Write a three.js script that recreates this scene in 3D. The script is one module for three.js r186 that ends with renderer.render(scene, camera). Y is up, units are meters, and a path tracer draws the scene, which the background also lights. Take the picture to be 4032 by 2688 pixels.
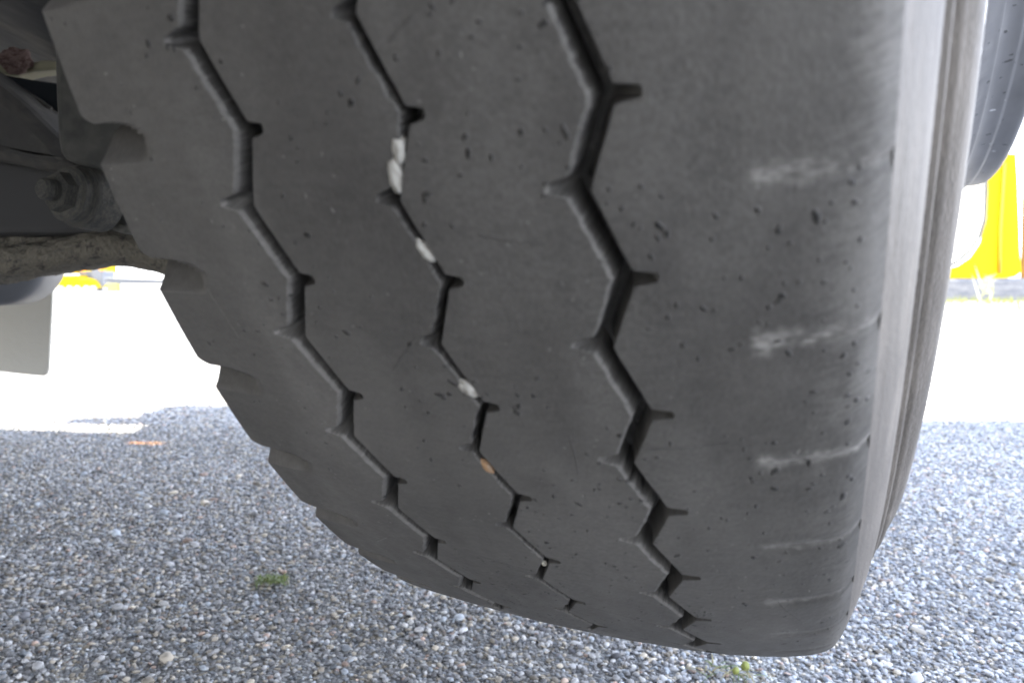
import * as THREE from 'three';
import { mergeGeometries, mergeVertices, toCreasedNormals } from 'three/addons/utils/BufferGeometryUtils.js';
import { RoundedBoxGeometry } from 'three/addons/geometries/RoundedBoxGeometry.js';

// ---------------------------------------------------------------- camera, sky, sun, exposure
const W0 = 4032, H0 = 2688, F = 2965, PITCH = 0.0942, CAM_H = 0.41;
const scene = new THREE.Scene();
const camera = new THREE.PerspectiveCamera(2 * Math.atan(H0 / 2 / F) * 180 / Math.PI, 1024 / 682, 0.02, 600);
camera.position.set(0, CAM_H, 0);
camera.rotation.x = -PITCH;
camera.focus = 0.46;
camera.userData.fStop = 11;
camera.updateMatrixWorld(true);
scene.add(camera);

const renderer = new THREE.WebGLRenderer({ antialias: true });
renderer.setSize(1024, 682);
renderer.toneMapping = THREE.LinearToneMapping;
renderer.toneMappingExposure = 9.5;
renderer.shadowMap.enabled = true;

const SUN_AZ = 80 * Math.PI / 180, SUN_EL = 40 * Math.PI / 180;      // to the left of the view, a little ahead
const SUN = new THREE.Vector3(-Math.sin(SUN_AZ) * Math.cos(SUN_EL), Math.sin(SUN_EL), -Math.cos(SUN_AZ) * Math.cos(SUN_EL));
const sun = new THREE.DirectionalLight(new THREE.Color(1, 0.91, 0.76), 4);
sun.position.copy(SUN).multiplyScalar(30).add(new THREE.Vector3(0, 0, -4));
sun.target.position.set(0, 0, -4);
sun.castShadow = true;
sun.shadow.mapSize.set(4096, 4096);
Object.assign(sun.shadow.camera, { left: -16, right: 16, top: 16, bottom: -16, near: 1, far: 80 });
scene.add(sun, sun.target);

// ---------------------------------------------------------------- random numbers and noise
function rng(seed) { let a = seed >>> 0; return () => { a = (a + 0x6D2B79F5) | 0; let t = Math.imul(a ^ (a >>> 15), 1 | a); t = (t + Math.imul(t ^ (t >>> 7), 61 | t)) ^ t; return ((t ^ (t >>> 14)) >>> 0) / 4294967296; }; }
function h3(x, y, z) { let n = Math.imul(x, 374761393) ^ Math.imul(y, 668265263) ^ Math.imul(z, 2147483647 ^ 0x5bd1e995); n = Math.imul(n ^ (n >>> 13), 1274126177); return ((n ^ (n >>> 16)) >>> 0) / 4294967296; }
const sm = (t) => t * t * (3 - 2 * t), lerp = (a, b, t) => a + (b - a) * t, clamp = (x, a = 0, b = 1) => Math.min(b, Math.max(a, x));
const sstep = (a, b, x) => sm(clamp((x - a) / (b - a)));
function n2(x, y, s = 0) {
  const i = Math.floor(x), j = Math.floor(y), u = sm(x - i), v = sm(y - j);
  return lerp(lerp(h3(i, j, s), h3(i + 1, j, s), u), lerp(h3(i, j + 1, s), h3(i + 1, j + 1, s), u), v);
}
function n3(x, y, z, s = 0) { const k = Math.floor(z), w = sm(z - k); return lerp(n2(x, y, s * 131 + k), n2(x, y, s * 131 + k + 1), w); }
const fbm = (x, y, s = 0, o = 4) => { let a = 0, w = 0.5, t = 0; for (let i = 0; i < o; i++) { a += w * n2(x, y, s + i * 17); t += w; w *= 0.5; x *= 2.03; y *= 2.03; } return a / t; };

// ---------------------------------------------------------------- sky
{
  const w = 512, h = 256, px = new Float32Array(w * h * 4);
  for (let j = 0; j < h; j++) for (let i = 0; i < w; i++) {
    const el = (j + 0.5) / h * Math.PI - Math.PI / 2, az = ((i + 0.5) / w - 0.5) * 2 * Math.PI;
    const d = [Math.cos(el) * Math.cos(az), Math.sin(el), Math.cos(el) * Math.sin(az)];
    const k = Math.pow(clamp(d[1]), 0.55), cs = d[0] * SUN.x + d[1] * SUN.y + d[2] * SUN.z;
    const g = 0.35 * Math.pow(clamp(cs), 8);
    const c = [lerp(0.88, 0.31, k) + g, lerp(0.90, 0.40, k) + g * 0.95, lerp(0.94, 0.62, k) + g * 0.85];
    const o = (j * w + i) * 4; px[o] = c[0]; px[o + 1] = c[1]; px[o + 2] = c[2]; px[o + 3] = 1;
  }
  const t = new THREE.DataTexture(px, w, h, THREE.RGBAFormat, THREE.FloatType);
  t.mapping = THREE.EquirectangularReflectionMapping; t.magFilter = t.minFilter = THREE.LinearFilter; t.needsUpdate = true;
  scene.background = t; scene.environment = t;
}

// ---------------------------------------------------------------- helpers
const V = (x, y, z) => new THREE.Vector3(x, y, z);
const used = {};
function numbered(n) { const k = used[n] = (used[n] ?? -1) + 1; return k ? n + '_' + String(k).padStart(3, '0') : n; }
function tag(o, label, category, group, kind) { if (label) o.userData.label = label; if (category) o.userData.category = category; if (group) o.userData.group = group; if (kind) o.userData.kind = kind; return o; }
function shadow(m) { m.castShadow = m.receiveShadow = true; return m; }
function thing(name, label, category, pos, group) { const g = new THREE.Group(); g.name = numbered(name); g.position.copy(pos); scene.add(g); return tag(g, label, category, group); }
// a part whose geometry is given in world coordinates, hung under its thing
function part(name, geo, mat, parent, label) {
  const m = shadow(new THREE.Mesh(geo, mat)); m.name = name;
  if (parent) { const o = V(0, 0, 0); for (let p = parent; p && p !== scene; p = p.parent) o.add(p.position); geo.translate(-o.x, -o.y, -o.z); parent.add(m); } else { m.name = numbered(name); scene.add(m); }
  if (label) m.userData.label = label;
  return m;
}
const rayDir = (u, v) => V((u - W0 / 2) / F, (H0 / 2 - v) / F, -1).applyEuler(camera.rotation);
const onZ = (u, v, z) => { const d = rayDir(u, v), s = z / d.z; return V(d.x * s, CAM_H + d.y * s, z); };      // where the sight line meets the plane of this z
const onY = (u, v, y = 0) => { const d = rayDir(u, v), s = (y - CAM_H) / d.y; return V(d.x * s, y, d.z * s); };
const fromCam = (x, y, z) => camera.localToWorld(V(x, y, z));
const mat = (o) => { const { color, ...r } = o; const m = new THREE.MeshPhysicalMaterial({ roughness: 0.8, ...r }); if (color) m.color.setRGB(...color); return m; };
function tex(w, h, fn, srgb, rx = 1, ry = 1) {
  const d = new Uint8Array(w * h * 4);
  const enc = (x) => { x = clamp(x); return 255 * (srgb ? (x <= 0.0031308 ? 12.92 * x : 1.055 * Math.pow(x, 1 / 2.4) - 0.055) : x); };
  for (let j = 0; j < h; j++) for (let i = 0; i < w; i++) { const c = fn(i, j), o = (j * w + i) * 4; d[o] = enc(c[0]); d[o + 1] = enc(c[1]); d[o + 2] = enc(c[2]); d[o + 3] = 255; }
  const t = new THREE.DataTexture(d, w, h); t.wrapS = t.wrapT = THREE.RepeatWrapping; t.magFilter = THREE.LinearFilter; t.minFilter = THREE.LinearMipmapLinearFilter; t.generateMipmaps = true;
  if (srgb) t.colorSpace = THREE.SRGBColorSpace; t.repeat.set(rx, ry); t.needsUpdate = true; return t;
}
// wrap-around noise for tiles
const tn = (x, y, p, s) => { const i = Math.floor(x), j = Math.floor(y), u = sm(x - i), v = sm(y - j), q = (a) => ((a % p) + p) % p; return lerp(lerp(h3(q(i), q(j), s), h3(q(i + 1), q(j), s), u), lerp(h3(q(i), q(j + 1), s), h3(q(i + 1), q(j + 1), s), u), v); };
const tfbm = (x, y, p, s, o = 4) => { let a = 0, w = 0.5, t = 0; for (let i = 0; i < o; i++) { a += w * tn(x, y, p, s + i * 13); t += w; w *= 0.55; x *= 2; y *= 2; p *= 2; } return a / t; };

// a grid of points into a geometry; pts[row][col]
function grid(pts, uvs, closed = false) {
  const R = pts.length, C = pts[0].length, pos = new Float32Array(R * C * 3), uv = new Float32Array(R * C * 2), idx = [];
  for (let r = 0; r < R; r++) for (let c = 0; c < C; c++) { const p = pts[r][c], o = r * C + c; pos[o * 3] = p.x; pos[o * 3 + 1] = p.y; pos[o * 3 + 2] = p.z; const q = uvs ? uvs[r][c] : [c / (C - 1), r / (R - 1)]; uv[o * 2] = q[0]; uv[o * 2 + 1] = q[1]; }
  for (let r = 0; r < R - 1; r++) for (let c = 0; c < C - 1; c++) { const a = r * C + c; idx.push(a, a + 1, a + C, a + 1, a + C + 1, a + C); }
  const g = new THREE.BufferGeometry(); g.setAttribute('position', new THREE.BufferAttribute(pos, 3)); g.setAttribute('uv', new THREE.BufferAttribute(uv, 2)); g.setIndex(idx); g.computeVertexNormals(); return g;
}
// a plate outlined in the cross plane of the truck at z = zf (front face), thick towards -z
function plate(px, zf, thick, bevel = 0.004) {
  const s = new THREE.Shape(px.map(([u, v]) => { const p = onZ(u, v, zf); return new THREE.Vector2(p.x, p.y); }));
  const g = new THREE.ExtrudeGeometry(s, { depth: Math.max(0.001, thick - 2 * bevel), bevelEnabled: true, bevelThickness: bevel, bevelSize: bevel, bevelOffset: -bevel, bevelSegments: 3, curveSegments: 8 });
  g.translate(0, 0, zf - thick + bevel); return g;
}
function box(x0, x1, y0, y1, z0, z1, r = 0.01) { const g = new RoundedBoxGeometry(x1 - x0, y1 - y0, z1 - z0, 2, r); g.translate((x0 + x1) / 2, (y0 + y1) / 2, (z0 + z1) / 2); return g; }
function tubeAlong(a, b, r0, r1, seg = 24, cap = true) { const d = b.clone().sub(a), g = new THREE.CylinderGeometry(r1, r0, d.length(), seg, 1, !cap); g.translate(0, d.length() / 2, 0); g.applyQuaternion(new THREE.Quaternion().setFromUnitVectors(V(0, 1, 0), d.clone().normalize())); g.translate(a.x, a.y, a.z); return g; }
function lathe(profile, a, dir, seg = 64) { const g = new THREE.LatheGeometry(profile.map(([r, h]) => new THREE.Vector2(r, h)), seg); g.applyQuaternion(new THREE.Quaternion().setFromUnitVectors(V(0, 1, 0), dir.clone().normalize())); g.translate(a.x, a.y, a.z); return g; }
const plain = (gs) => mergeGeometries(gs.map((g) => { const q = g.index ? g.toNonIndexed() : g; for (const k of Object.keys(q.attributes)) if (!['position', 'normal', 'uv'].includes(k)) q.deleteAttribute(k); return q; }));

// ---------------------------------------------------------------- ground
const gy = (x, z) => 0.018 * (fbm(x * 1.1 + 7, z * 1.1 + 3, 5, 3) - 0.5) + 0.010 * (fbm(x * 5, z * 5, 9, 2) - 0.5);
{
  const N = 260, pts = [], uvs = [];
  const map = (p, far) => 3 * p + far * Math.pow(Math.abs(p), 7) * Math.sign(p);
  for (let j = 0; j <= N; j++) { pts.push([]); uvs.push([]); for (let i = 0; i <= N; i++) { const x = map(i / N * 2 - 1, 220), z = -1.5 - map(1 - j / N * 2, 400) * -1 * -1; pts[j].push(V(x, Math.abs(x) < 12 && Math.abs(z) < 14 ? gy(x, z) : 0, z)); uvs[j].push([x / 0.7, -z / 0.7]); } }
  const g = grid(pts, uvs);
  if (g.attributes.normal.getY(5000) < 0) { const ix = g.index.array; for (let i = 0; i < ix.length; i += 3) { const t = ix[i]; ix[i] = ix[i + 1]; ix[i + 1] = t; } g.computeVertexNormals(); }
  // far gravel as a tile: cells of small stones
  const S = 1024, cell = 128, rr = rng(31), cx = [], col = [];
  for (let k = 0; k < cell * cell; k++) { cx.push([rr(), rr()]); const t = rr(), b = 0.16 + 0.26 * rr(); col.push(t < 0.6 ? [b, b * 1.0, b] : t < 0.8 ? [b * 0.95, b, b * 1.08] : t < 0.93 ? [b * 1.2, b * 1.06, b * 0.84] : [b * 1.6, b * 1.6, b * 1.55]); }
  const hgt = new Float32Array(S * S), who = new Int32Array(S * S);
  for (let j = 0; j < S; j++) for (let i = 0; i < S; i++) {
    const x = i / S * cell, y = j / S * cell, I = Math.floor(x), J = Math.floor(y); let d1 = 9, d2 = 9, w = 0;
    for (let b = -1; b <= 1; b++) for (let a = -1; a <= 1; a++) { const k = ((J + b + cell) % cell) * cell + (I + a + cell) % cell, dx = I + a + cx[k][0] - x, dy = J + b + cx[k][1] - y, d = Math.hypot(dx, dy); if (d < d1) { d2 = d1; d1 = d; w = k; } else if (d < d2) d2 = d; }
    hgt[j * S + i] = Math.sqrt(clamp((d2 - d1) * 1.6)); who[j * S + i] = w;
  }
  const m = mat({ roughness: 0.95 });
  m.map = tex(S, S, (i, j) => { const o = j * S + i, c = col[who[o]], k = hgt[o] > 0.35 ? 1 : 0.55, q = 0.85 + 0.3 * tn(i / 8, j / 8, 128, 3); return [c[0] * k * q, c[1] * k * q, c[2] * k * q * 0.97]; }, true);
  m.bumpMap = tex(S, S, (i, j) => { const q = hgt[j * S + i]; return [q, q, q]; }, false); m.bumpScale = 0.0035;
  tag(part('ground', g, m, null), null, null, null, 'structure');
}

// ---------------------------------------------------------------- loose gravel, uncountable
{
  const variant = (seed) => {
    const g0 = new THREE.IcosahedronGeometry(1, 1); g0.deleteAttribute('uv'); g0.deleteAttribute('normal'); const g = mergeVertices(g0, 1e-3), p = g.attributes.position, r = rng(seed), flat = [];
    for (let k = 0; k < 5; k++) flat.push([V(r() - 0.5, r() - 0.5, r() - 0.5).normalize(), 0.66 + 0.25 * r()]);
    for (let i = 0; i < p.count; i++) { const v = V(p.getX(i), p.getY(i), p.getZ(i)).multiplyScalar(0.9 + 0.2 * r()); for (const [n, d] of flat) { const e = v.dot(n) - d; if (e > 0) v.addScaledVector(n, -e * 0.9); } p.setXYZ(i, v.x, v.y, v.z); }
    g.computeVertexNormals(); return g;
  };
  const root = new THREE.Group(); root.name = 'gravel'; scene.add(root); tag(root, 'loose rounded grey pea gravel covering the ground of the yard', 'gravel', null, 'stuff');
  const r = rng(77), lists = [[], [], [], []], cols = [[], [], [], []], q = new THREE.Quaternion(), eu = new THREE.Euler(), M = new THREE.Matrix4(), c = new THREE.Color();
  const put = (x, z, s, lift) => {
    const k = Math.floor(r() * 4), a = 0.75 + 0.6 * r(), b = 0.36 + 0.4 * r();
    eu.set((r() - 0.5) * 0.9, r() * 6.3, (r() - 0.5) * 0.9); q.setFromEuler(eu);
    M.compose(V(x, gy(x, z) + s * b * lift, z), q, V(s * a, s * b, s / Math.sqrt(a) * 0.95)); lists[k].push(...M.elements);
    const t = r(), v = 0.14 + 0.42 * Math.pow(r(), 1.35);
    const w = t < 0.50 ? [v, v, v * 1.0] : t < 0.62 ? [v * 0.90, v * 0.98, v * 1.06] : t < 0.85 ? [v * 1.22, v * 1.10, v * 0.90] : t < 0.93 ? [v * 1.7, v * 1.68, v * 1.62] : t < 0.965 ? [v * 1.3, v * 0.98, v * 0.8] : [v * 0.4, v * 0.4, v * 0.43];
    cols[k].push(...w.map((y) => Math.min(y, 0.68)));
  };
  // bands by distance: [near, far, stones per square metre, half size from, to]
  for (const [z0, z1, den, s0, s1, lift] of [[0.35, 2.2, 50000, 0.0016, 0.0030, 0.3], [0.35, 2.2, 36000, 0.0019, 0.0042, 0.55], [0.35, 1.5, 420, 0.0042, 0.0080, 0.6], [1.2, 2.9, 24000, 0.0024, 0.0050, 0.5], [1.5, 2.8, 300, 0.005, 0.009, 0.6], [2.6, 7, 2600, 0.004, 0.008, 0.55]]) {
    const half = (z) => 0.25 + 0.78 * z, area = (half(z0) + half(z1)) * (z1 - z0), n = Math.round(den * area);
    for (let i = 0; i < n; i++) {
      const z = z0 + (z1 - z0) * Math.sqrt(lerp((z0 / z1) ** 2, 1, r())) * 1 - 0; const zz = clamp(z, z0, z1), x = (r() * 2 - 1) * half(zz);
      if (z1 === 2.2 && r() < sstep(1.25, 2.2, zz)) continue; if (z0 === 1.2 && r() > sstep(1.2, 1.8, zz)) continue;
      const bare = fbm(x * 3.1 + 2, -zz * 4.2, 41, 3), big = s1 > 0.0045;
      if (bare > 0.57 && r() < (big ? 0.85 : 0.55)) continue;
      put(x, -zz, s0 + (s1 - s0) * Math.pow(r(), 1.8), lift);
    }
  }
  for (let k = 0; k < 4; k++) {
    const n = lists[k].length / 16, im = new THREE.InstancedMesh(variant(500 + k), mat({ roughness: 0.75 }), n);
    im.instanceMatrix.array.set(lists[k]); for (let i = 0; i < n; i++) im.setColorAt(i, c.setRGB(cols[k][i * 3], cols[k][i * 3 + 1], cols[k][i * 3 + 2]));
    im.name = k ? 'pebbles_00' + k : 'pebbles'; im.userData.kind = 'stuff'; shadow(im); root.add(im);
  }
}

// ---------------------------------------------------------------- the truck
const truck = thing('truck', 'truck seen from low beside its worn raised tyre, dark axle parts on the left', 'truck', V(-0.8, 0, -0.6));
const M = {
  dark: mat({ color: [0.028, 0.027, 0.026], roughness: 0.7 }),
  gapShade: mat({ color: [0.016, 0.018, 0.020], roughness: 0.95, specularIntensity: 0.2 }),  // near-black colour standing for the shade of a gap
  rail: mat({ color: [0.055, 0.056, 0.054], roughness: 0.75 }),
  tan: mat({ color: [0.20, 0.185, 0.12], roughness: 0.8 }),
};
// cast steel with caked road dirt
function dirtMat(base, dirt, amount, bump, scale = 1, seed = 1) {
  const m = mat({ roughness: 0.9 });
  m.map = tex(512, 512, (i, j) => { const a = tfbm(i / 512 * 8, j / 512 * 8, 8, seed, 5), b = tfbm(i / 512 * 40, j / 512 * 40, 40, seed + 50, 3), k = sstep(0.5 - amount * 0.3, 0.75 - amount * 0.3, a * 0.7 + b * 0.3), g = 0.8 + 0.4 * b; return [0, 1, 2].map((c) => lerp(base[c], dirt[c], k) * g); }, true, scale, scale);
  m.bumpMap = tex(512, 512, (i, j) => { const b = tfbm(i / 512 * 24, j / 512 * 24, 24, seed + 80, 5); return [b, b, b]; }, false, scale, scale); m.bumpScale = bump;
  return m;
}
M.cast = dirtMat([0.040, 0.038, 0.035], [0.060, 0.055, 0.047], 0.3, 0.0012, 2, 3);
M.crust = dirtMat([0.050, 0.046, 0.040], [0.15, 0.135, 0.105], 0.9, 0.006, 3, 7);
M.steel = dirtMat([0.055, 0.054, 0.051], [0.095, 0.09, 0.075], 0.5, 0.0015, 4, 11);
M.body = dirtMat([0.045, 0.043, 0.040], [0.070, 0.065, 0.055], 0.4, 0.002, 2, 17);

// ---- wheel: pose, in the camera's first frame, turned to the world
const PT = 0.0929, R0 = 0.52;
const AX = V(0.92696639, -0.02502893, 0.37430852), E1 = V(-0.37417214, 0.01010299, 0.92730423), E2 = V(0.02699107, 0.99963567, 0);
const wheelQ = new THREE.Quaternion().setFromRotationMatrix(new THREE.Matrix4().makeRotationFromEuler(camera.rotation).multiply(new THREE.Matrix4().makeBasis(AX, E2, E1)));
const wheel = new THREE.Group(); wheel.name = 'wheel'; wheel.position.copy(fromCam(0.15764911, 0.30811191, -0.61207668)).sub(truck.position); wheel.quaternion.copy(wheelQ); truck.add(wheel);
tag(wheel, 'large raised truck wheel with worn zigzag tread filling the view');
const DROP = [[0.05, 0], [0.06, 0.0008], [0.07, 0.0016], [0.08, 0.0024], [0.09, 0.0039], [0.095, 0.0050], [0.1, 0.0067], [0.103, 0.0086], [0.1052, 0.0111], [0.1068, 0.0138]];
const shoulder = (x) => { if (x <= 0.05) return 0; for (let i = 1; i < DROP.length; i++) if (x <= DROP[i][0]) return lerp(DROP[i - 1][1], DROP[i][1], (x - DROP[i - 1][0]) / (DROP[i][0] - DROP[i - 1][0])); return DROP[DROP.length - 1][1]; };
const prof = (x) => R0 - 0.4942 * x * x - shoulder(x);
const frac = (p) => p - Math.floor(p);
const zig = (ph, r, l) => { const f = frac(ph - 0.505); return f < 0.47 ? lerp(r, l, f / 0.47) : lerp(l, r, (f - 0.47) / 0.53); };
const trap = (ph, c, base, tip) => { let d = Math.abs(frac(ph - c + 0.5) - 0.5); return clamp((base - d) / (base - tip)); };
const nubR = (ph) => trap(ph, 0.505, 0.052, 0.03), nubL = (ph) => trap(ph, 0.955, 0.06, 0.022);
const wob = (ph, s, a) => a * (n2(ph * 23, s, s) - 0.5) + a * 0.7 * (n2(ph * 61, s, s + 9) - 0.5);
const G = [   // three zigzag grooves: left edge at the right and left kink, right edge likewise, nubs, bevel, depth
  { lr: -0.0678, ll: -0.0782, rr: -0.0605, rl: -0.0700, nl: 0.0055, nr: 0.0040, bw: 0.0013, bd: 0.0013, D: 0.0110, wa: 0.0007, rw: 0.0014 },
  { lr: -0.0117, ll: -0.0213, rr: -0.0079, rl: -0.0173, nl: 0.0040, nr: 0.0043, bw: 0.0004, bd: 0.0005, D: 0.0095, wa: 0.0013, rw: 0.0007 },
  { lr: 0.0391, ll: 0.0302, rr: 0.0466, rl: 0.0375, nl: 0.0052, nr: 0.0058, bw: 0.0009, bd: 0.0009, D: 0.0110, wa: 0.0009, rw: 0.0030 }];
G.forEach((g, i) => {
  g.L = (ph) => zig(ph, g.lr, g.ll) - g.nl * nubL(ph) + wob(ph, i * 3 + 1, g.wa);
  g.Rt = (ph) => zig(ph, g.rr, g.rl) + g.nr * nubR(ph) + wob(ph, i * 3 + 2, 0.0002);
  g.fl = (ph) => zig(ph, g.lr, g.ll) + g.bw + 0.0009; g.fr = (ph) => zig(ph, g.rr, g.rl) - g.rw;
});
// scalloped slots of the inner shoulder
const XE = -0.1325, xe = (ph) => { const f = frac(ph); return XE + (f > 0.31 && f < 0.3865 ? 0.0050 * ((f - 0.31) / 0.076) ** 2 : f >= 0.3865 && f < 0.5 ? 0.0050 * (1 - (f - 0.3865) / 0.1135) : 0); };
function slot(x, ph) { const f = frac(ph); if (f < 0.386 || f > 0.66) return 0; const q = clamp((x + 0.1245) / 0.0165); if (q >= 1) return 0; const lip = 0.386 + 0.14 * (1 - Math.sqrt(1 - q * q)); if (f <= lip) return 0; const s = (f - lip) / (0.66 - lip); return 0.015 * Math.sqrt(1 - q * q) * (s < 0.03 ? s / 0.03 : Math.pow(1 - (s - 0.03) / 0.97, 0.85)); }
const FR = [0, 0.015, 0.06, 0.12, 0.18, 0.24, 0.30, 0.325, 0.345, 0.36, 0.373, 0.382, 0.386, 0.389, 0.393, 0.40, 0.409, 0.42, 0.431, 0.442, 0.453, 0.464, 0.475, 0.49, 0.505, 0.52, 0.535, 0.557, 0.58, 0.60, 0.63, 0.66, 0.68, 0.72, 0.78, 0.84, 0.895, 0.915, 0.933, 0.955, 0.977, 0.99];
const phases = []; for (let k = 0; k < 68; k++) for (const f of FR) phases.push(k + f); phases.push(68);
const tOf = (ph) => ph <= 30 ? ph * PT : 30 * PT + (ph - 30) * (2 * Math.PI - 30 * PT) / 38;
const P3 = (x, r, t) => V(x, -r * Math.sin(t), r * Math.cos(t));
const TSPAN = 22 * PT, uvT = (x, t) => [(x + 0.15) / 0.27, t / TSPAN];
function strip(cols) {   // cols: functions of the phase giving [x, depth below the crown] or [x, depth, radius]
  const pts = [], uvs = [];
  for (const ph of phases) { const t = tOf(ph), a = [], b = []; for (const c of cols) { const [x, d, r] = c(ph); a.push(P3(x, (r ?? prof(x)) - d, t)); b.push(uvT(x, t)); } pts.push(a); uvs.push(b); }
  return grid(pts, uvs);
}
const ribCols = (a, b, n, dep = () => 0) => Array.from({ length: n + 1 }, (_, i) => (ph) => { const x = lerp(a(ph), b(ph), i / n); return [x, dep(x, ph) + 0.0003 * (n2(x * 90, ph * 2.1, 5) - 0.5)]; });
const treadGeos = [];
treadGeos.push(strip(ribCols(xe, G[0].L, 22, slot)));
treadGeos.push(strip(ribCols(G[0].Rt, G[1].L, 8)));
treadGeos.push(strip(ribCols(G[1].Rt, G[2].L, 8)));
treadGeos.push(strip(Array.from({ length: 19 }, (_, i) => (ph) => { const s = i / 18, x = lerp(G[2].Rt(ph), 0.1068, s < 0.5 ? s * 1.1 : 0.55 + (s - 0.5) * 0.9), f = frac(ph - 0.965 + 0.5) - 0.5; const dent = 0.0012 * clamp((x - 0.073) / 0.01) * Math.exp(-(((f - 0.06) / 0.05) ** 2)); return [x, dent + 0.0003 * (n2(x * 90, ph * 2.1, 5) - 0.5)]; })));
for (const g of G) {
  treadGeos.push(strip([(p) => [g.L(p), 0], (p) => [g.L(p) + g.bw * 0.45, g.bd * 0.3], (p) => [g.L(p) + g.bw, g.bd]]));
  treadGeos.push(strip([(p) => [g.L(p) + g.bw, g.bd], (p) => [lerp(g.L(p) + g.bw, g.fl(p), 0.6), g.D * 0.55], (p) => [g.fl(p), g.D]]));
  treadGeos.push(strip([(p) => [g.fl(p), g.D], (p) => [(g.fl(p) + g.fr(p)) / 2, g.D + 0.0006], (p) => [g.fr(p), g.D]]));
  treadGeos.push(strip([(p) => [g.fr(p), g.D], (p) => [lerp(g.fr(p), g.Rt(p), 0.7), g.D * 0.4], (p) => [g.Rt(p) - 0.0003, 0.0006]]));
  treadGeos.push(strip([(p) => [g.Rt(p) - 0.0003, 0.0006], (p) => [g.Rt(p), 0]]));
}
// inner buttress below the tread edge, still carrying the slots
const BUT = [[-0.1325, 0], [-0.1335, 0.0012], [-0.1345, 0.004], [-0.1365, 0.011], [-0.139, 0.019], [-0.1425, 0.029], [-0.146, 0.040]];
treadGeos.push(strip(BUT.map(([x, d], i) => (ph) => { const s = slot(xe(ph), ph), k = clamp(1 - d / 0.034); return [x + (xe(ph) - XE) * k + 0.006 * k * s / 0.015 * clamp(d / 0.001), d + s * (d ? k * 0.9 : 1), d ? prof(XE) : prof(xe(ph))]; })));

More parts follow.
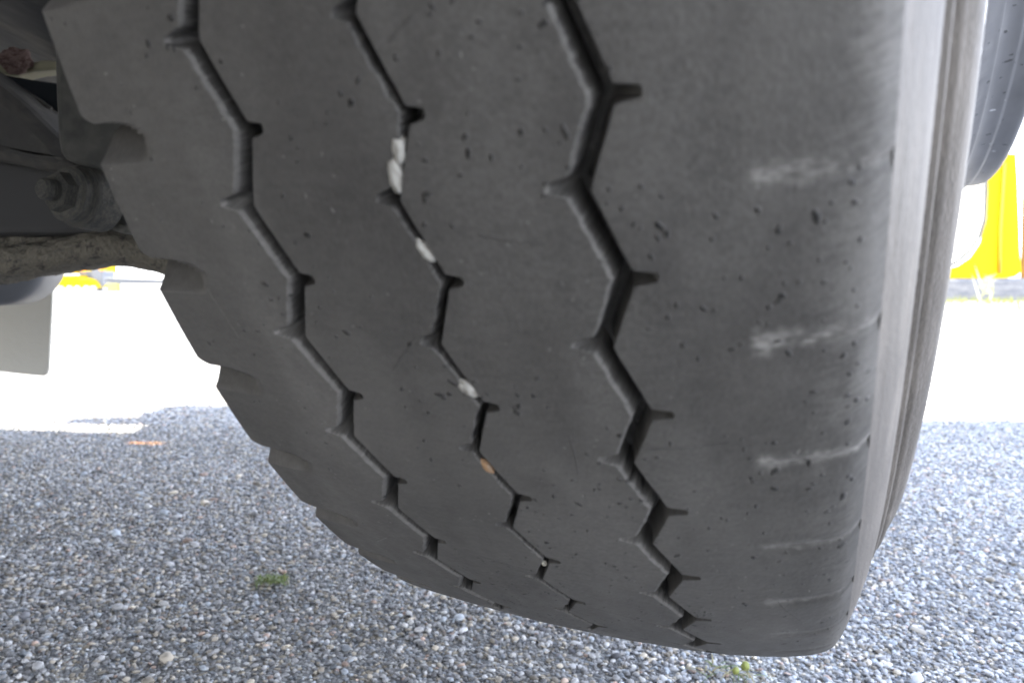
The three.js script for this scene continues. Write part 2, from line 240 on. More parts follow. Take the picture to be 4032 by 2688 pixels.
// rubber of the tread: nicks, scratches, grit, rubbed shoulder
const rubber = (() => {
  const w = 1024, h = 2048, col = new Float32Array(w * h), dustAndLight = new Float32Array(w * h), bmp = new Float32Array(w * h);
  const mx = 0.27 / w, my = TSPAN * R0 / h, r = rng(9);
  for (let j = 0; j < h; j++) for (let i = 0; i < w; i++) {
    const x = i * mx - 0.15, y = j * my, o = j * w + i;
    col[o] = 0.92 + 0.34 * (fbm(x * 14 + 3, y * 14, 83, 3) - 0.5) + 0.28 * (fbm(x * 60, y * 60, 3, 4) - 0.5) + 0.16 * (n2(x * 1400, y * 1400, 8) - 0.5) + 0.14 * (n2(x * 260 + 5 * n2(x * 40, y * 40, 2), y * 700, 21) - 0.5);
    bmp[o] = 0.6 + 0.10 * n2(x * 900, y * 900, 4) + 0.07 * n2(x * 2600, y * 2600, 14) + 0.12 * (fbm(x * 120, y * 120, 33, 3) - 0.5);
    { const pa = fbm(x * 26 + 9, y * 11 + 2, 151, 4), gr = n2(x * 700, y * 1100, 153); dustAndLight[o] += 0.16 * sstep(0.50, 0.74, pa) * (0.35 + 0.9 * gr); col[o] *= 1 - 0.14 * sstep(0.52, 0.72, fbm(x * 19 + 40, y * 8, 157, 3)); }
    { const ph = y / R0 / PT; for (const g of G) { const e = (x - g.L(ph)) / g.bw; if (e > -0.8 && e < 1.0) dustAndLight[o] += (g.bw > 0.0005 ? 0.24 : 0.16) * clamp((e + 0.55 + 0.5 * (n2(x * 900 + y * 300, y * 2200, 44) - 0.5)) * 2.2) * (0.55 + 0.7 * n2(x * 500, y * 800, 47)); if (x > g.L(ph) + g.bw && x < g.Rt(ph) - 0.0002) { col[o] *= 0.62; dustAndLight[o] += 0.30 * sstep(0.52, 0.78, fbm(x * 190, y * 150, 161, 3)) * n2(x * 1500, y * 1500, 163); } } }  // left edges coloured for wear and side light, groove insides coloured darker for shade
    // rubbed band beside the outer edge, fibrous
    const e = clamp((x - 0.083 - 0.010 * (fbm(y * 22, 3, 61, 3) - 0.5)) / 0.021), fib = n2(x * 380 + y * 260, y * 1500 + x * 300, 71), pat = fbm(x * 70, y * 34, 75, 4);
    dustAndLight[o] += sstep(0.1, 0.9, e) * sstep(0.40, 0.74, pat * 0.74 + fib * 0.26) * 0.30;
  }
  const at = (x, t) => [Math.round((x + 0.15) / mx), Math.round(t * R0 / my)];
  // stubs of the worn outer lugs: pale scuffs once per pitch
  for (let k = 0; k < 22; k++) {
    const t0 = (k + 0.965 + 0.03 * (r() - 0.5)) * PT, str = 0.5 + 0.6 * r(), big = r();
    for (let q = -70; q < 70; q++) for (let p = 0; p < 150; p++) {
      const x = 0.0735 + p * mx, s = q * my, [ci, cj] = at(x, t0), j = cj + q; if (j < 0 || j >= h || ci >= w) continue;
      const jag = 0.0016 * (n2(x * 700, k * 7, 91) - 0.5) + 0.0008 * (n2(x * 2500, k * 7, 92) - 0.5), wd = 0.0016 + 0.0022 * (0.4 + big) * clamp((0.100 - x) / 0.024) + 0.0016 * n2(x * 240, k * 11, 97);
      const body = clamp(1.3 - Math.abs(s - jag - (x - 0.078) * 0.02) / wd) * (0.12 + 2.0 * n2(x * 600, s * 900, k) * fbm(x * 260, s * 700, k + 40, 3)), fadeIn = clamp((x - 0.0735) / 0.0025);
      const hd = ((x - 0.0790) / 0.0052) ** 2 + (s / (0.0018 + 0.0013 * big)) ** 2, head = clamp((1.1 - hd - 1.3 * (fbm(x * 420, s * 420 + k * 9, 131, 4) - 0.5)) * 1.6) * (0.35 + 0.65 * n2(x * 1100, s * 1100 + k, 133));
      dustAndLight[j * w + ci] = Math.max(dustAndLight[j * w + ci], str * fadeIn * clamp(body * 0.8 + head * 0.30));
      const below = clamp(1 - Math.abs(s - 0.0045) / 0.003) * clamp((x - 0.079) / 0.004); bmp[j * w + ci] -= 0.10 * below * fadeIn; col[j * w + ci] *= 1 - 0.16 * below * fadeIn;
    }
  }
  // nicks
  const dab = (x, t, len, wid, ang, dc, db, dd) => { const [ci, cj] = at(x, t), n = Math.ceil(len / mx) + 3, ca = Math.cos(ang), sa = Math.sin(ang), sd = Math.floor(r() * 1e5);
    for (let q = -n; q <= n; q++) for (let p = -n; p <= n; p++) { const j = cj + q, i = ci + p; if (i < 0 || j < 0 || i >= w || j >= h) continue; const X = p * mx, Y = q * my, u = (X * ca + Y * sa) / len, v = (-X * sa + Y * ca) / wid, d = u * u + v * v + 0.7 * (n2(X * 2200, Y * 2200, sd) - 0.5), k = clamp((1 - d) * 2); if (k > 0) { const o = j * w + i; col[o] *= 1 - dc * k; bmp[o] -= db * k; dustAndLight[o] = Math.max(dustAndLight[o] * (1 - k * (dd < 0 ? 1 : 0)), dd * k); } } };
  for (let k = 0; k < 4200; k++) { const x = -0.13 + 0.235 * r(), t = TSPAN * r(), big = r() < 0.12, cl = n2(x * 34, t * 22, 301); if (cl < 0.25 + 0.5 * r() || (x < -0.08 && r() < 0.6)) continue; dab(x, t, (big ? 0.0012 : 0.0006) * (0.5 + 1.2 * r()), (big ? 0.0008 : 0.0005) * (0.7 + 0.5 * r()), r() * 3.14, 0.45 + 0.4 * r(), 0.6, -1); }
  for (let k = 0; k < 520; k++) dab(-0.13 + 0.235 * r(), TSPAN * r(), 0.0004 + 0.0006 * r() * r(), 0.0004, r() * 3, 0, -0.15, 0.25 + 0.5 * r());
  // scratches
  for (let k = 0; k < 46; k++) { let x = -0.12 + 0.21 * r(), t = TSPAN * r(), a = r() * 6.3; const n = 20 + 60 * r(), up = r() < 0.3; for (let i = 0; i < n; i++) { x += 0.0005 * Math.cos(a); t += 0.0005 * Math.sin(a) / R0; a += 0.05 * (r() - 0.5); dab(x, t, 0.0005, 0.00025, a, up ? 0 : 0.28, 0.16, up ? 0.25 : 0); } }
  const m = mat({ roughness: 0.62, specularIntensity: 0.7 });
  m.map = tex(w, h, (i, j) => { const o = j * w + i, c = col[o], d = dustAndLight[o]; return [lerp(0.103 * c, 0.27, d), lerp(0.0955 * c, 0.255, d), lerp(0.085 * c, 0.230, d)]; }, true);
  m.bumpMap = tex(w, h, (i, j) => { const b = bmp[j * w + i]; return [b, b, b]; }, false); m.bumpScale = 0.0011;
  m.roughnessMap = tex(512, 1024, (i, j) => { const q = 0.8 + 0.25 * (fbm(i / 12, j / 12, 55, 3) - 0.5) + 0.3 * dustAndLight[j * 2 * w + i * 2]; return [q, q, q]; }, false); m.roughness = 0.8;
  return m;
})();
const wpart = (name, geo, m, label) => { const o = shadow(new THREE.Mesh(geo, m)); o.name = name; if (label) o.userData.label = label; wheel.add(o); return o; };
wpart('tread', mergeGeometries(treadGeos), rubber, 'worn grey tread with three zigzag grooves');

// sidewalls
function ring(profile, n = 420) { const pts = [], uvs = []; let acc = [0]; for (let i = 1; i < profile.length; i++) acc.push(acc[i - 1] + Math.hypot(profile[i][0] - profile[i - 1][0], profile[i][1] - profile[i - 1][1])); for (let k = 0; k <= n; k++) { const t = k / n * 2 * Math.PI; pts.push(profile.map(([x, r]) => P3(x, r, t))); uvs.push(profile.map((_, i) => [acc[i] / 0.25, t * R0 / 0.817])); } return grid(pts, uvs); }
const sideMat = (() => {
  const m = mat({ roughness: 0.6, specularIntensity: 0.7 }), S = 1024;
  const f = (i, j) => { const a = tfbm(i / S * 6, j / S * 14, 6 * 14, 201, 5), b = tfbm(i / S * 60, j / S * 24, 840, 231, 4), c = tn(i / 2, j / 2, 512, 261); return [a, b, c]; };
  m.map = tex(S, S, (i, j) => { const [a, b, c] = f(i, j), k = 0.115 + 0.09 * (a - 0.5) + 0.06 * (b - 0.5) + 0.03 * (c - 0.5) + (b > 0.68 ? 0.06 * (b - 0.68) / 0.3 : 0); return [k * 1.16, k * 1.02, k * 0.86]; }, true);
  m.bumpMap = tex(S, S, (i, j) => { const [a, b, c] = f(i, j), q = 0.4 * a + 0.4 * b + 0.2 * c; return [q, q, q]; }, false); m.bumpScale = 0.0008;
  return m;
})();
const OUT = [[0.1068, 0.5005], [0.1092, 0.4950], [0.1132, 0.4850], [0.1166, 0.4750], [0.1186, 0.4670], [0.1191, 0.4625], [0.1189, 0.4603], [0.1193, 0.4594], [0.1212, 0.4588], [0.1220, 0.4577], [0.1217, 0.4564], [0.1205, 0.4554], [0.1200, 0.4540], [0.1202, 0.4526], [0.1216, 0.4516], [0.1245, 0.4508], [0.1262, 0.4494], [0.1263, 0.4478], [0.1254, 0.4464], [0.1252, 0.4450], [0.1268, 0.4432], [0.1300, 0.4400], [0.1325, 0.4350], [0.1345, 0.4260], [0.1352, 0.4150], [0.1345, 0.4000], [0.1310, 0.3800], [0.1240, 0.3550], [0.1150, 0.3320], [0.1080, 0.3150], [0.1040, 0.3000]];
OUT[0][1] = prof(0.1068);
wpart('sidewall', ring(OUT), sideMat, 'pale dusty outer sidewall with raised rings');
const rE = prof(XE);
const INN = [[-0.146, rE - 0.040], [-0.150, rE - 0.052], [-0.154, 0.444], [-0.159, 0.433], [-0.1625, 0.422], [-0.1642, 0.410], [-0.1635, 0.398], [-0.160, 0.380], [-0.153, 0.355], [-0.144, 0.332], [-0.137, 0.315], [-0.133, 0.300]];
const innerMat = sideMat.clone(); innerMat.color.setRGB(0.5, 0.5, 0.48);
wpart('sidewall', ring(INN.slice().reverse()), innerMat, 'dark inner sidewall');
wpart('rim', ring([[-0.133, 0.302], [-0.138, 0.296], [-0.132, 0.286], [-0.06, 0.272], [0.05, 0.272], [0.103, 0.286], [0.109, 0.296], [0.104, 0.302]], 96), M.steel);
wpart('wheel_disc', ring([[0.05, 0.272], [0.075, 0.24], [0.085, 0.19], [0.07, 0.15], [0.07, 0.10], [0.12, 0.09], [0.125, 0.001]], 96), M.steel);

// ---- ribbed fender beyond the wheel, its inner edge torn
{
  const c = fromCam(0.5703, 0.7042, -1.2), ya = -0.3756, a = V(Math.cos(ya), 0, -Math.sin(ya)), e1 = V(0, 0, 1).addScaledVector(a, -a.z).normalize(), e2 = e1.clone().cross(a);
  for (const v of [a, e1, e2]) v.applyEuler(camera.rotation);
  const PF = [[0.0932, 0.4922], [0.0960, 0.4905], [0.1040, 0.4845], [0.1100, 0.4805], [0.1122, 0.4795], [0.1136, 0.4778], [0.1150, 0.4745], [0.1220, 0.4695], [0.1310, 0.4665], [0.1355, 0.4658], [0.1374, 0.4650], [0.1390, 0.4630], [0.1420, 0.4610], [0.1520, 0.4605], [0.1600, 0.4602], [0.1648, 0.4590], [0.1680, 0.4555], [0.1690, 0.4500], [0.1660, 0.4440], [0.1600, 0.4420], [0.1300, 0.4440], [0.1100, 0.4580], [0.0955, 0.4750], [0.0925, 0.4880], [0.0932, 0.4922]];
  const pts = [], uvs = [], n = 600;
  for (let k = 0; k <= n; k++) { const t = lerp(-2.2, 2.1, k / n), row = []; PF.forEach(([x, r], i) => { const tear = (i === 0 || i >= 23 || i === 1) ? 0.005 * (n2(t * 55, 3, 7) - 0.35) + 0.003 * (n2(t * 170, 5, 8) - 0.5) : 0; const X = x + Math.max(-0.001, tear); row.push(c.clone().addScaledVector(a, X).addScaledVector(e1, r * Math.cos(t)).addScaledVector(e2, -r * Math.sin(t))); }); pts.push(row); uvs.push(PF.map((_, i) => [i / 24, t * 0.5 / 0.3])); }
  const m = mat({ roughness: 0.5, specularIntensity: 0.7 }), S = 512, r = rng(61), chips = [];
  for (let k = 0; k < 40; k++) chips.push([r() * 0.66, r(), 0.003 + 0.009 * r() * r(), 0.5 + r(), r() * 6, r() < 0.12]);
  const chip = (i, j) => { let b = 0; const x = i / S, y = j / S; for (const [cx, cy, s, e, an, light] of chips) { let dx = x - cx, dy = y - cy; dy -= Math.round(dy); dx *= 0.34; if (Math.abs(dx) > s * 2 || Math.abs(dy) > s * 2) continue; const u = (dx * Math.cos(an) + dy * Math.sin(an)) / (s * e), v = (-dx * Math.sin(an) + dy * Math.cos(an)) / (s * 0.6); if (u * u + v * v + 0.9 * (n2(x * 300, y * 90, 4) - 0.5) < 1) b = light ? -1 : 1; } return b; };
  m.map = tex(S, S, (i, j) => { const a0 = tfbm(i / S * 8, j / S * 8, 8, 401, 4), q = chip(i, j), k = q > 0 ? 0.06 : q < 0 ? 0.5 : 0.15 + 0.06 * (a0 - 0.5); return [k * 1.0, k * 1.0, k * 1.03]; }, true);
  m.bumpMap = tex(S, S, (i, j) => { const q = chip(i, j) ? 0.2 : 0.6; return [q, q, q]; }, false); m.bumpScale = 0.0008;
  part('fender', grid(pts, uvs), m, truck, 'ribbed grey fender with a torn chipped edge at the right');
}

// ---- axle, arms, bolt at the left
{
  // axle beam: a dirty forging running across, swept along x in the plane z = -0.92
  const sweep = (up, lo, z, dep, amp, seed, n = 150, m = 36) => {
    const at = (L, u) => { for (let i = 1; i < L.length; i++) if (u <= L[i][0]) { const t = (u - L[i - 1][0]) / (L[i][0] - L[i - 1][0]); return lerp(L[i - 1][1], L[i][1], sm(t) * 0.5 + t * 0.5); } return L[L.length - 1][1]; };
    const pts = [], uvs = [], u0 = up[0][0], u1 = up[up.length - 1][0];
    for (let k = 0; k <= n; k++) { const u = lerp(u0, u1, k / n), a = onZ(u, at(up, u), z), b = onZ(u, at(lo, u), z), row = [], ru = []; for (let q = 0; q <= m; q++) { const th = q / m * 2 * Math.PI, cs = Math.cos(th), sn = Math.sin(th), e = 0.55, X = Math.sign(cs) * Math.abs(cs) ** e, Y = Math.sign(sn) * Math.abs(sn) ** e; const left = clamp((420 - u) / 350), am = amp * (0.25 + left); const ds = am * (fbm(a.x * 60 + 3 * cs, sn * 3 + seed, seed, 5) - 0.5) * 2; row.push(V(a.x, (a.y + b.y) / 2 + Y * ((a.y - b.y) / 2 + ds), z - dep + X * (dep + ds))); ru.push([a.x / 0.3, q / m * 0.8]); } pts.push(row); uvs.push(ru); }
    return grid(pts, uvs);
  };
  const lowBeam = sweep([[-420, 1010], [0, 968], [150, 945], [300, 908], [400, 896], [500, 915], [600, 945], [760, 1000]], [[-420, 1170], [0, 1099], [100, 1080], [215, 1058], [350, 1045], [450, 1050], [540, 1066], [650, 1096], [760, 1130]], -0.92, 0.045, 0.006, 3);
  const web = sweep([[-420, 885], [0, 872], [200, 862], [330, 870], [480, 893]], [[-420, 1010], [0, 990], [150, 965], [300, 930], [480, 930]], -0.945, 0.035, 0.007, 9);
  part('axle_beam', plain([lowBeam, web]), M.crust, truck, 'dirt caked curved axle beam');
  part('radius_arm', plate([[-420, 60], [0, 334], [90, 410], [222, 540], [262, 606], [330, 662], [240, 672], [150, 667], [70, 650], [0, 633], [-420, 560]], -0.88, 0.10, 0.016), M.cast, truck);
  part('hanger_plate', plate([[210, -400], [206, -100], [205, 0], [206, 200], [212, 400], [222, 555], [230, 598], [248, 625], [290, 646], [345, 655], [470, 690], [520, 600], [480, 300], [420, -400]], -0.80, 0.03, 0.007), dirtMat([0.045, 0.045, 0.040], [0.062, 0.060, 0.052], 0.4, 0.001, 2, 71), truck, 'dark olive plate between the tyre and the arms');
  part('recess_backing', plate([[-420, 540], [0, 612], [180, 640], [420, 640], [470, 760], [520, 905], [400, 930], [0, 930], [-420, 960]], -0.93, 0.05, 0.01), M.dark, truck);  // dark backing put behind the arms, recess shade in its colour
  part('mounting_plate', plate([[290, 640], [340, 618], [420, 628], [452, 690], [490, 790], [534, 903], [515, 915], [485, 921], [452, 913], [420, 901], [367, 894], [318, 905], [250, 880], [205, 800], [220, 700]], -0.845, 0.04, 0.009), M.steel, truck);
  // bolt with nut and washers
  const b0 = onZ(366, 784, -0.83), dir = onZ(158, 739, -0.775).sub(b0).normalize();
  const TL = onZ(158, 739, -0.775).distanceTo(b0), crease = (g) => toCreasedNormals(g, 0.5);
  const bolt = part('bolt', crease(lathe([[0, TL], [0.0085, TL], [0.0110, TL - 0.003], [0.0116, TL - 0.008], [0.0110, TL - 0.0095], [0.0116, TL - 0.011], [0.0110, TL - 0.0125], [0.0116, TL - 0.014], [0.0110, TL - 0.0155], [0.0116, TL - 0.017], [0.0116, 0.01]], b0, dir, 40)), M.steel, truck);
  const hex = new THREE.CylinderGeometry(0.0205, 0.0225, 0.030, 6, 1); hex.translate(0, Math.min(0.047, TL - 0.030), 0); hex.rotateY(0.4); hex.applyQuaternion(new THREE.Quaternion().setFromUnitVectors(V(0, 1, 0), dir)); hex.translate(b0.x, b0.y, b0.z);
  const sub = (name, g) => { const o = bolt; g.translate(-truck.position.x, -truck.position.y, -truck.position.z); const q = shadow(new THREE.Mesh(g, M.steel)); q.name = name; o.add(q); };
  sub('nut', hex.toNonIndexed()); bolt.children[0].geometry.computeVertexNormals();
  sub('washer', crease(lathe([[0.010, 0.033], [0.026, 0.033], [0.0295, 0.031], [0.0295, 0.021], [0.0330, 0.019], [0.0340, 0.016], [0.0340, -0.012]], b0, dir, 64)));
  // brackets above; a dark plate put where there is only a shaded gap
  part('gap_shade_plate', plate([[-60, 281], [0, 291], [120, 312], [214, 326], [240, 330], [240, 570], [110, 450], [0, 355], [-60, 330]], -0.96, 0.02, 0.003), M.gapShade, truck);
  part('stiffener_rod', tubeAlong(onZ(-300, 130, -0.94), onZ(200, 425, -0.94), 0.0022, 0.0022, 10), M.steel, truck);
  part('bracket', plate([[-420, 180], [0, 250], [125, 243], [160, 235], [225, 238], [225, 272], [130, 280], [60, 296], [0, 289], [-420, 210]], -0.975, 0.03, 0.004), M.tan, truck, 'small tan metal bracket at the top left');
  const rust = new THREE.IcosahedronGeometry(1, 4); { const p = rust.attributes.position; for (let i = 0; i < p.count; i++) { const x = p.getX(i), y = p.getY(i), z = p.getZ(i), k = 0.7 + 0.6 * n3(x * 3 + 5, y * 3, z * 3, 3) + 0.25 * n3(x * 9, y * 9 + 4, z * 9, 5); p.setXYZ(i, x * k * 0.017, y * k * 0.013, z * k * 0.008); } } const rc = onZ(62, 238, -0.966); rust.translate(rc.x, rc.y, rc.z); rust.computeVertexNormals();
  part('rust_patch', rust, dirtMat([0.10, 0.055, 0.045], [0.22, 0.15, 0.13], 0.6, 0.004, 2, 41), truck, 'flaky brown rust');
  part('frame_rail', box(-0.92, -0.70, 0.62, 1.02, -2.1, 2.2, 0.01), M.body, truck);
  part('cross_member', box(-1.9, -0.05, 0.72, 0.98, -1.32, -1.22, 0.01), M.body, truck);
  // brake chamber under the beam
  const bc = onZ(-30, 1005, -1.3); part('brake_chamber', lathe([[0, 0.03], [0.05, 0.03], [0.075, 0.022], [0.084, 0.006], [0.0865, -0.01], [0.084, -0.10], [0.06, -0.13], [0, -0.13]], bc, V(0.25, 0.05, 1), 72), mat({ color: [0.075, 0.078, 0.085], roughness: 0.55 }), truck, 'round dark brake chamber at the left edge');
  // mud flap
  const fl = mat({ color: [0.36, 0.35, 0.31], roughness: 0.8 }); fl.bumpMap = tex(256, 256, (i, j) => { const q = tfbm(i / 32, j / 32, 8, 601, 4); return [q, q, q]; }, false, 8, 8); fl.bumpScale = 0.0012;
  part('mud_flap', plate([[-320, 990], [208, 1020], [206, 1100], [200, 1250], [193, 1380], [190, 1445], [186, 1466], [179, 1477], [167, 1481], [80, 1473], [0, 1464], [-320, 1430]], -1.86, 0.008, 0.002), fl, truck, 'pale grey rubber mud flap hanging at the left');
}
// ---- body above; unseen wheel, tank, panel and bars added to shape the shade
{ const w2 = wheel.clone(); w2.position.copy(V(-0.05, 0.52, 0.98)).sub(truck.position); w2.quaternion.setFromEuler(new THREE.Euler(0, 0.05, 0)); w2.userData.label = 'unseen second wheel added behind the viewpoint to block light'; truck.add(w2); }  // unseen wheel copy, added to block light from behind the camera
part('truck_body', box(-2.12, 0.72, 1.22, 2.7, -2.2, 2.6, 0.02), M.body, truck);
part('added_tank', box(-2.1, -1.75, 0.28, 1.2, -1.52, 2.3, 0.015), M.body, truck);  // unseen tank, added to keep low sun off the ground at left
{ const g = onY(590, 1757), k = (-1.735 - g.x) / SUN.x, cy = SUN.y * k, cz = g.z + SUN.z * k, hy = 0.045, hz = 0.009, x0 = -1.745, x1 = -1.725;     // the sun shines through this lens onto the gravel
  part('added_panel', plain([box(x0, x1, 0.28, cy - hy, -1.98, -1.50, 0.004), box(x0, x1, cy + hy, 1.2, -1.98, -1.50, 0.004), box(x0, x1, cy - hy, cy + hy, -1.98, cz - hz, 0.004), box(x0, x1, cy - hy, cy + hy, cz + hz, -1.50, 0.004)]), M.body, truck);  // unseen slotted panel, added to let only a strip of sun through
  part('marker_lens', box(x0 + 0.006, x1 - 0.006, cy - hy, cy + hy, cz - hz, cz + hz, 0.002), mat({ color: [1.0, 0.66, 0.16], transmission: 1, thickness: 0, roughness: 0.02 }), truck, 'amber marker lens'); }
part('added_tail_block', box(-2.08, -1.78, 0.86, 1.12, -2.44, -2.21, 0.05), M.body, truck);  // unseen block, added to put a step in the shadow edge
part('added_skirt', box(-2.12, -2.08, 1.0, 1.215, -2.2, -2.03, 0.01), M.body, truck);  // unseen skirt piece, added to trim the sunlit patch at left
part('added_bar', box(-2.12, 0.40, 0.78, 0.92, -2.2, -2.12, 0.02), M.body, truck);  // unseen bar, added to cast a thin strip of shade

// ---------------------------------------------------------------- stones wedged in the middle groove
function tyreHit(u, v) {
  const q = wheelQ.clone().invert(), o = camera.position.clone().sub(truck.position).sub(wheel.position).applyQuaternion(q), d = rayDir(u, v).applyQuaternion(q);
  for (let s = 0.05; s < 1.2; s += 0.0004) { const p = o.clone().addScaledVector(d, s); if (Math.hypot(p.y, p.z) < prof(p.x) - 0.001) return p; }
}
const stoneAt = (u, v, len, wid, ang, rgb, label, seed) => {
  const p = tyreHit(u, v), g0 = new THREE.IcosahedronGeometry(1, 3); g0.deleteAttribute('uv'); g0.deleteAttribute('normal'); const g = mergeVertices(g0, 1e-4), a = g.attributes.position, r = rng(seed), cut = []; for (let k = 0; k < 9; k++) cut.push([V(r() - 0.5, r() - 0.5, r() - 0.5).normalize(), 0.62 + 0.3 * r()]);
  for (let i = 0; i < a.count; i++) { const w = V(a.getX(i), a.getY(i), a.getZ(i)); for (const [n, dd] of cut) { const e = w.dot(n) - dd; if (e > 0) w.addScaledVector(n, -e * 0.92); } w.multiplyScalar(0.88 + 0.16 * n3(w.x * 3 + 9, w.y * 3 + 9, w.z * 3 + 9, seed) + 0.10 * n3(w.x * 9 + 9, w.y * 9 + 9, w.z * 9 + 9, seed + 2)); a.setXYZ(i, w.x * wid, w.y * len, w.z * wid * 0.8); }
  g.computeVertexNormals(); const cl = new Float32Array(a.count * 3); for (let i = 0; i < a.count; i++) { const q = sstep(0.45, 0.8, n3(a.getX(i) * 900 + 50, a.getY(i) * 500 + 50, a.getZ(i) * 900 + 50, seed + 5)); for (let c = 0; c < 3; c++) cl[i * 3 + c] = lerp(rgb[c] * (0.85 + 0.3 * h3(i, seed, c === 9 ? 1 : 0)), [0.16, 0.14, 0.11][c], 0.75 * q); } g.setAttribute('color', new THREE.BufferAttribute(cl, 3)); const m = shadow(new THREE.Mesh(g, mat({ vertexColors: true, roughness: 0.8 }))); m.name = numbered('pebble');
  const t = Math.atan2(-p.y, p.z); g.rotateZ(ang); g.rotateX(t); m.quaternion.copy(wheelQ); m.position.copy(p.clone().applyQuaternion(wheelQ).add(wheel.position).add(truck.position)); scene.add(m);
  tag(m, label, 'pebble', 'pebbles wedged in the tread grooves');
};
stoneAt(1577, 586, 0.0050, 0.0024, -0.10, [0.43, 0.41, 0.36], 'white pebble highest in the middle tread groove, above the other white one', 3);
stoneAt(1561, 698, 0.0060, 0.0027, -0.05, [0.43, 0.41, 0.36], 'long white pebble second from the top in the middle tread groove', 5);
stoneAt(1677, 983, 0.0044, 0.0022, 0.55, [0.43, 0.41, 0.36], 'small white pebble in the slanted middle groove beside the pale streak', 9);
stoneAt(1845, 1527, 0.0046, 0.0024, 0.65, [0.43, 0.41, 0.36], 'white almond shaped pebble in the middle groove above a notch', 13);
stoneAt(1918, 1835, 0.0044, 0.0022, 0.6, [0.34, 0.20, 0.10], 'orange brown pebble wedged low in the middle tread groove', 17);
stoneAt(2140, 2215, 0.0020, 0.0016, 0.2, [0.42, 0.40, 0.32], 'tiny tan grain near the bottom of the middle groove', 21);

// ---------------------------------------------------------------- yard things beyond
const YEL = mat({ color: [0.50, 0.34, 0.003], roughness: 0.7, specularIntensity: 0.3 }), YEL2 = mat({ color: [0.34, 0.15, 0.003], roughness: 0.5 }), GREY = mat({ color: [0.16, 0.165, 0.17], roughness: 0.7 });
{ // loader bucket on a concrete block, right
  const z = -10.2, P = (u, v, zz = z) => onZ(u, v, zz), base = P(3900, 1181); base.y = 0;
  const t = thing('loader_bucket', 'yellow loader bucket standing on a grey concrete block at the right edge', 'bucket', base);
  // curved shell: profile in the z-x plane swept along y? the shell curves in x-y and runs back in depth
  const shell = []; const curve = [[3874, 640], [3876, 760], [3872, 860], [3850, 930], [3812, 985], [3765, 1025], [3700, 1052], [3560, 1062], [3380, 1062]];
  for (const zz of [z - 1.5, z]) shell.push(curve.map(([u, v]) => { const p = P(u, v); p.z = zz; return p; }));
  const back = shell.map((r) => r.map((p, i) => { const a = r[Math.max(0, i - 1)], b = r[Math.min(r.length - 1, i + 1)], d = b.clone().sub(a).normalize(); return p.clone().add(V(-d.y * 0.05 * -1, d.x * 0.05 * -1, 0).multiplyScalar(-1)); }));
  part('bucket_shell', plain([grid(shell), grid(back)]), mat({ color: [0.46, 0.45, 0.40], roughness: 0.5 }), t, 'curved inner shell coloured pale for the sun on it');  // pale grey instead of yellow, sunlit glare put into the colour
  const sideShape = (px, zf, th) => plate(px, zf, th, 0.012);
  part('side_plate', sideShape([[3900, 604], [4004, 604], [4010, 700], [4020, 980], [4026, 1070], [4000, 1090], [3960, 1096], [3735, 1096], [3730, 1058], [3780, 1046], [3830, 1012], [3868, 955], [3890, 870], [3896, 760]], z + 0.02, 0.06), YEL, t);
  part('side_plate', sideShape([[3958, 640], [3966, 640], [3950, 900], [3946, 1075], [3938, 1075], [3942, 900]], z + 0.07, 0.045), YEL2, t);
  part('cutting_edge', box(P(3380, 1, z).x, P(3960, 1, z).x, P(1, 1097).y, P(1, 1056).y, z - 0.06, z - 0.01, 0.01), YEL2, t);
  part('side_plate', sideShape([[4040, 600], [4400, 640], [4400, 1096], [4030, 1096], [4034, 900]], z - 0.1, 0.06), YEL2, t);
  part('brace_bar', box(P(3640, 1).x, P(3885, 1).x, P(1, 810).y, P(1, 782).y, z - 0.5, z - 0.42, 0.01), YEL, t);
  const cb = thing('concrete_block', 'grey concrete block under the yellow bucket at the right edge', 'concrete block', V(base.x, 0, z - 0.4));
  part('block', box(P(3700, 1).x, P(4500, 1).x, -0.02, P(1, 1097).y - 0.003, z - 1.2, z + 0.05, 0.03), dirtMat([0.15, 0.15, 0.155], [0.21, 0.205, 0.20], 0.5, 0.004, 2, 51), cb);
}
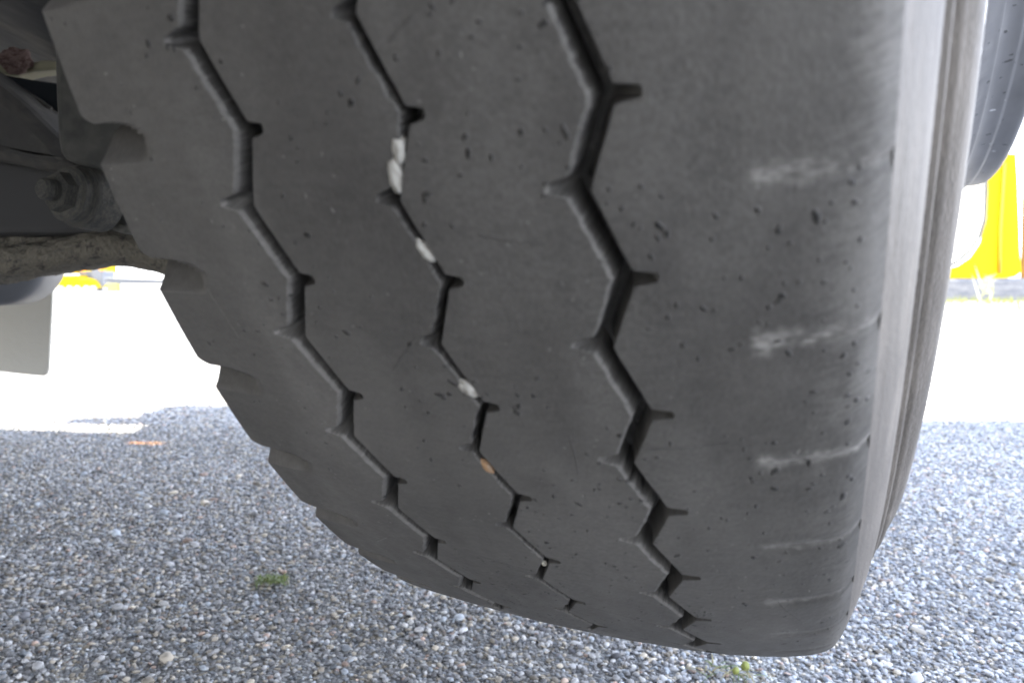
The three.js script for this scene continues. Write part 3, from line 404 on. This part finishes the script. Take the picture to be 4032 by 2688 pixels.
{ // loader at the left, far back, seen under the axle beam
  const z = -15, P = (u, v, zz = z) => onZ(u, v, zz), b = P(300, 1143); b.y = 0;
  const t = thing('loader', 'yellow loader parked far behind, glimpsed under the axle beam', 'loader', b);
  const X = (u) => P(u, 1100).x, Y = (v) => P(300, v).y;
  part('body', box(X(150), X(298), Y(1078), Y(900), z - 1.6, z, 0.05), YEL, t);
  part('bucket', plate([[160, 1084], [296, 1084], [300, 1096], [340, 1096], [358, 1104], [372, 1122], [374, 1134], [160, 1134]], z + 0.3, 0.5, 0.02), YEL, t);
  for (const u of [232, 268, 298, 334, 360]) part('bucket_tooth', plate([[u - 6, 1126], [u + 6, 1126], [u + 8, 1141], [u - 4, 1141]], z + 0.38, 0.08, 0.01), mat({ color: [0.6, 0.58, 0.5] }), t);
  part('lift_arm', plate([[357, 1000], [400, 1000], [402, 1090], [396, 1130], [392, 1143], [380, 1143], [372, 1115], [356, 1085]], z + 0.1, 0.12, 0.02), GREY, t);
  part('axle_housing', box(X(298), X(400), Y(1100), Y(1068), z - 0.5, z - 0.1, 0.03), GREY, t);
  for (const [u, v, s] of [[328, 1058, 0.075], [400, 1058, 0.05]]) { const g = new THREE.SphereGeometry(s, 20, 14); g.scale(1.2, 0.85, 0.5); const p = P(u, v, z + 0.16); g.translate(p.x, p.y, p.z); part('marker_lens', g, mat({ color: [0.9, 0.35, 0.02], roughness: 0.25 }), t); }
  const w = new THREE.TorusGeometry(0.38, 0.14, 14, 36); w.rotateY(Math.PI / 2); w.translate(X(150) - 0.5, 0.5, z - 0.3); part('tyre', w, M.dark, t);
  const bm = thing('steel_beam', 'long grey steel beam lying on the far ground under the axle', 'beam', P(540, 1120, -14.5).setY(0));
  part('beam_web', plate([[405, 1096], [470, 1097], [760, 1108], [760, 1117], [470, 1118], [405, 1122]], -14.5, 0.06, 0.008), GREY, bm);
  part('beam_flange', plate([[405, 1093], [760, 1106], [760, 1109], [405, 1097]], -14.44, 0.18, 0.006), GREY, bm);
  for (const u of [440, 690]) part('support_block', plate([[u - 22, 1116], [u + 22, 1116], [u + 22, 1147], [u - 22, 1147]], -14.47, 0.12, 0.01), mat({ color: [0.5, 0.42, 0.1] }), bm);
}

// ---------------------------------------------------------------- plants
function blade(p, dir, len, w, bend, side, n = 5) { // a tapered strip bending over
  const pts = []; for (let i = 0; i <= n; i++) { const s = i / n, c = p.clone().addScaledVector(dir, len * s); c.y -= bend * len * s * s; const hw = w * (1 - s * 0.92) * (0.5 + 0.5 * Math.min(1, s * 4 + 0.3)); pts.push([c.clone().addScaledVector(side, -hw), c.clone().add(V(0, hw * 0.4, 0)), c.clone().addScaledVector(side, hw)]); } return grid(pts);
}
function tuft(name, label, category, c, n, spread, len, wid, rgbs, seed, group, up = 0.9) {
  const r = rng(seed), t = thing(name, label, category, c, group);
  rgbs.forEach((rgb, k) => { const gs = []; for (let i = 0; i < n; i++) { const az = r() * 6.28, d = V(Math.cos(az) * (0.3 + r() * 0.9), up * (0.25 + r()), Math.sin(az) * (0.3 + r() * 0.9)).normalize(); const p = c.clone().add(V((r() - 0.5) * spread * 2, 0.001, (r() - 0.5) * spread)); gs.push(blade(p, d, len * (0.5 + r()), wid * (0.6 + 0.8 * r()), 0.2 + 0.7 * r(), V(-d.z, 0, d.x).normalize())); } part(k ? 'dry_leaves' : 'leaves', mergeGeometries(gs), mat({ color: rgb, roughness: 0.8, transmission: 0.3, thickness: 0 }), t); });
  return t;
}
{
  const g0 = onY(1070, 2285, 0.006); tuft('moss_tuft', 'small bright green tuft lying on the gravel left of the tyre', 'plant', g0, 110, 0.018, 0.012, 0.0014, [[0.16, 0.23, 0.05], [0.26, 0.30, 0.10]], 5, undefined, 0.8);
  const p0 = onY(2860, 2640, 0.008), t = tuft('weed', 'little sprawling weed with two yellow green buds below the tyre', 'plant', p0, 14, 0.026, 0.022, 0.0010, [[0.13, 0.19, 0.05], [0.34, 0.30, 0.14]], 8, undefined, 0.35);
  for (const [u, v, s] of [[2935, 2622, 0.0042], [2898, 2640, 0.0034]]) { const q = onY(u, v, 0.012), g = new THREE.SphereGeometry(s, 14, 10); g.scale(1, 1.15, 0.9); const a = g.attributes.position; for (let i = 0; i < a.count; i++) { const k = 0.9 + 0.25 * n3(a.getX(i) * 500, a.getY(i) * 500, a.getZ(i) * 500, 3); a.setXYZ(i, a.getX(i) * k, a.getY(i) * k, a.getZ(i) * k); } g.computeVertexNormals(); g.translate(q.x, q.y, q.z); part('bud', g, mat({ color: [0.20, 0.22, 0.05], roughness: 0.7 }), t); }
  const f = onY(3868, 1192), r = rng(19); f.y = 0;
  const w = thing('tall_weed', 'tall pale weed growing in front of the concrete block at the right', 'plant', f);
  const stem = (u0, v0, u1, v1, wd) => { const a = onZ(u0, v0, f.z), b = onZ(u1, v1, f.z); return blade(a, b.clone().sub(a).normalize(), a.distanceTo(b), wd, 0.02, V(1, 0, 0.2).normalize(), 6); };
  part('stem', mergeGeometries([stem(3862, 1185, 3828, 1078, 0.016), stem(3900, 1185, 3910, 1110, 0.014), stem(3866, 1120, 3840, 1042, 0.012), stem(3892, 1150, 3905, 1088, 0.014)]), mat({ color: [0.62, 0.58, 0.40] }), w);
  const lv = []; for (let i = 0; i < 36; i++) { const a = onZ(3872 + r() * 44, 1090 + r() * 60, f.z + (r() - 0.5) * 0.1); lv.push(blade(a, V(r() - 0.5, r() - 0.3, r() - 0.5).normalize(), 0.06 + 0.08 * r(), 0.014, 0.3, V(1, 0, 0))); } part('leaves', mergeGeometries(lv), mat({ color: [0.5, 0.5, 0.2], transmission: 0.3, thickness: 0 }), w);
  const gs = []; for (let i = 0; i < 420; i++) { const p = onY(3690 + 420 * r(), 1184 + 60 * r() * r() * (r() < 0.3 ? 2 : 1)), h = 0.03 + 0.08 * r(); gs.push(blade(p, V(0.7 * (r() - 0.5), 1, 0.7 * (r() - 0.5)).normalize(), h, 0.006, 0.3 * r(), V(1, 0, 0), 3)); }
  for (let i = 0; i < 130; i++) { const p = onY(3860 + 150 * (r() + r() - 1), 1270 + 50 * (r() - 0.5)), h = 0.02 + 0.04 * r(); gs.push(blade(p, V(0.9 * (r() - 0.5), 1, 0.9 * (r() - 0.5)).normalize(), h, 0.005, 0.4 * r(), V(1, 0, 0), 3)); }
  const grass = part('grass', mergeGeometries(gs), mat({ color: [0.30, 0.31, 0.06], transmission: 0.3, thickness: 0 }), null); tag(grass, 'thin dry yellow green grass along the concrete block', 'grass', null, 'stuff');
}

renderer.render(scene, camera);
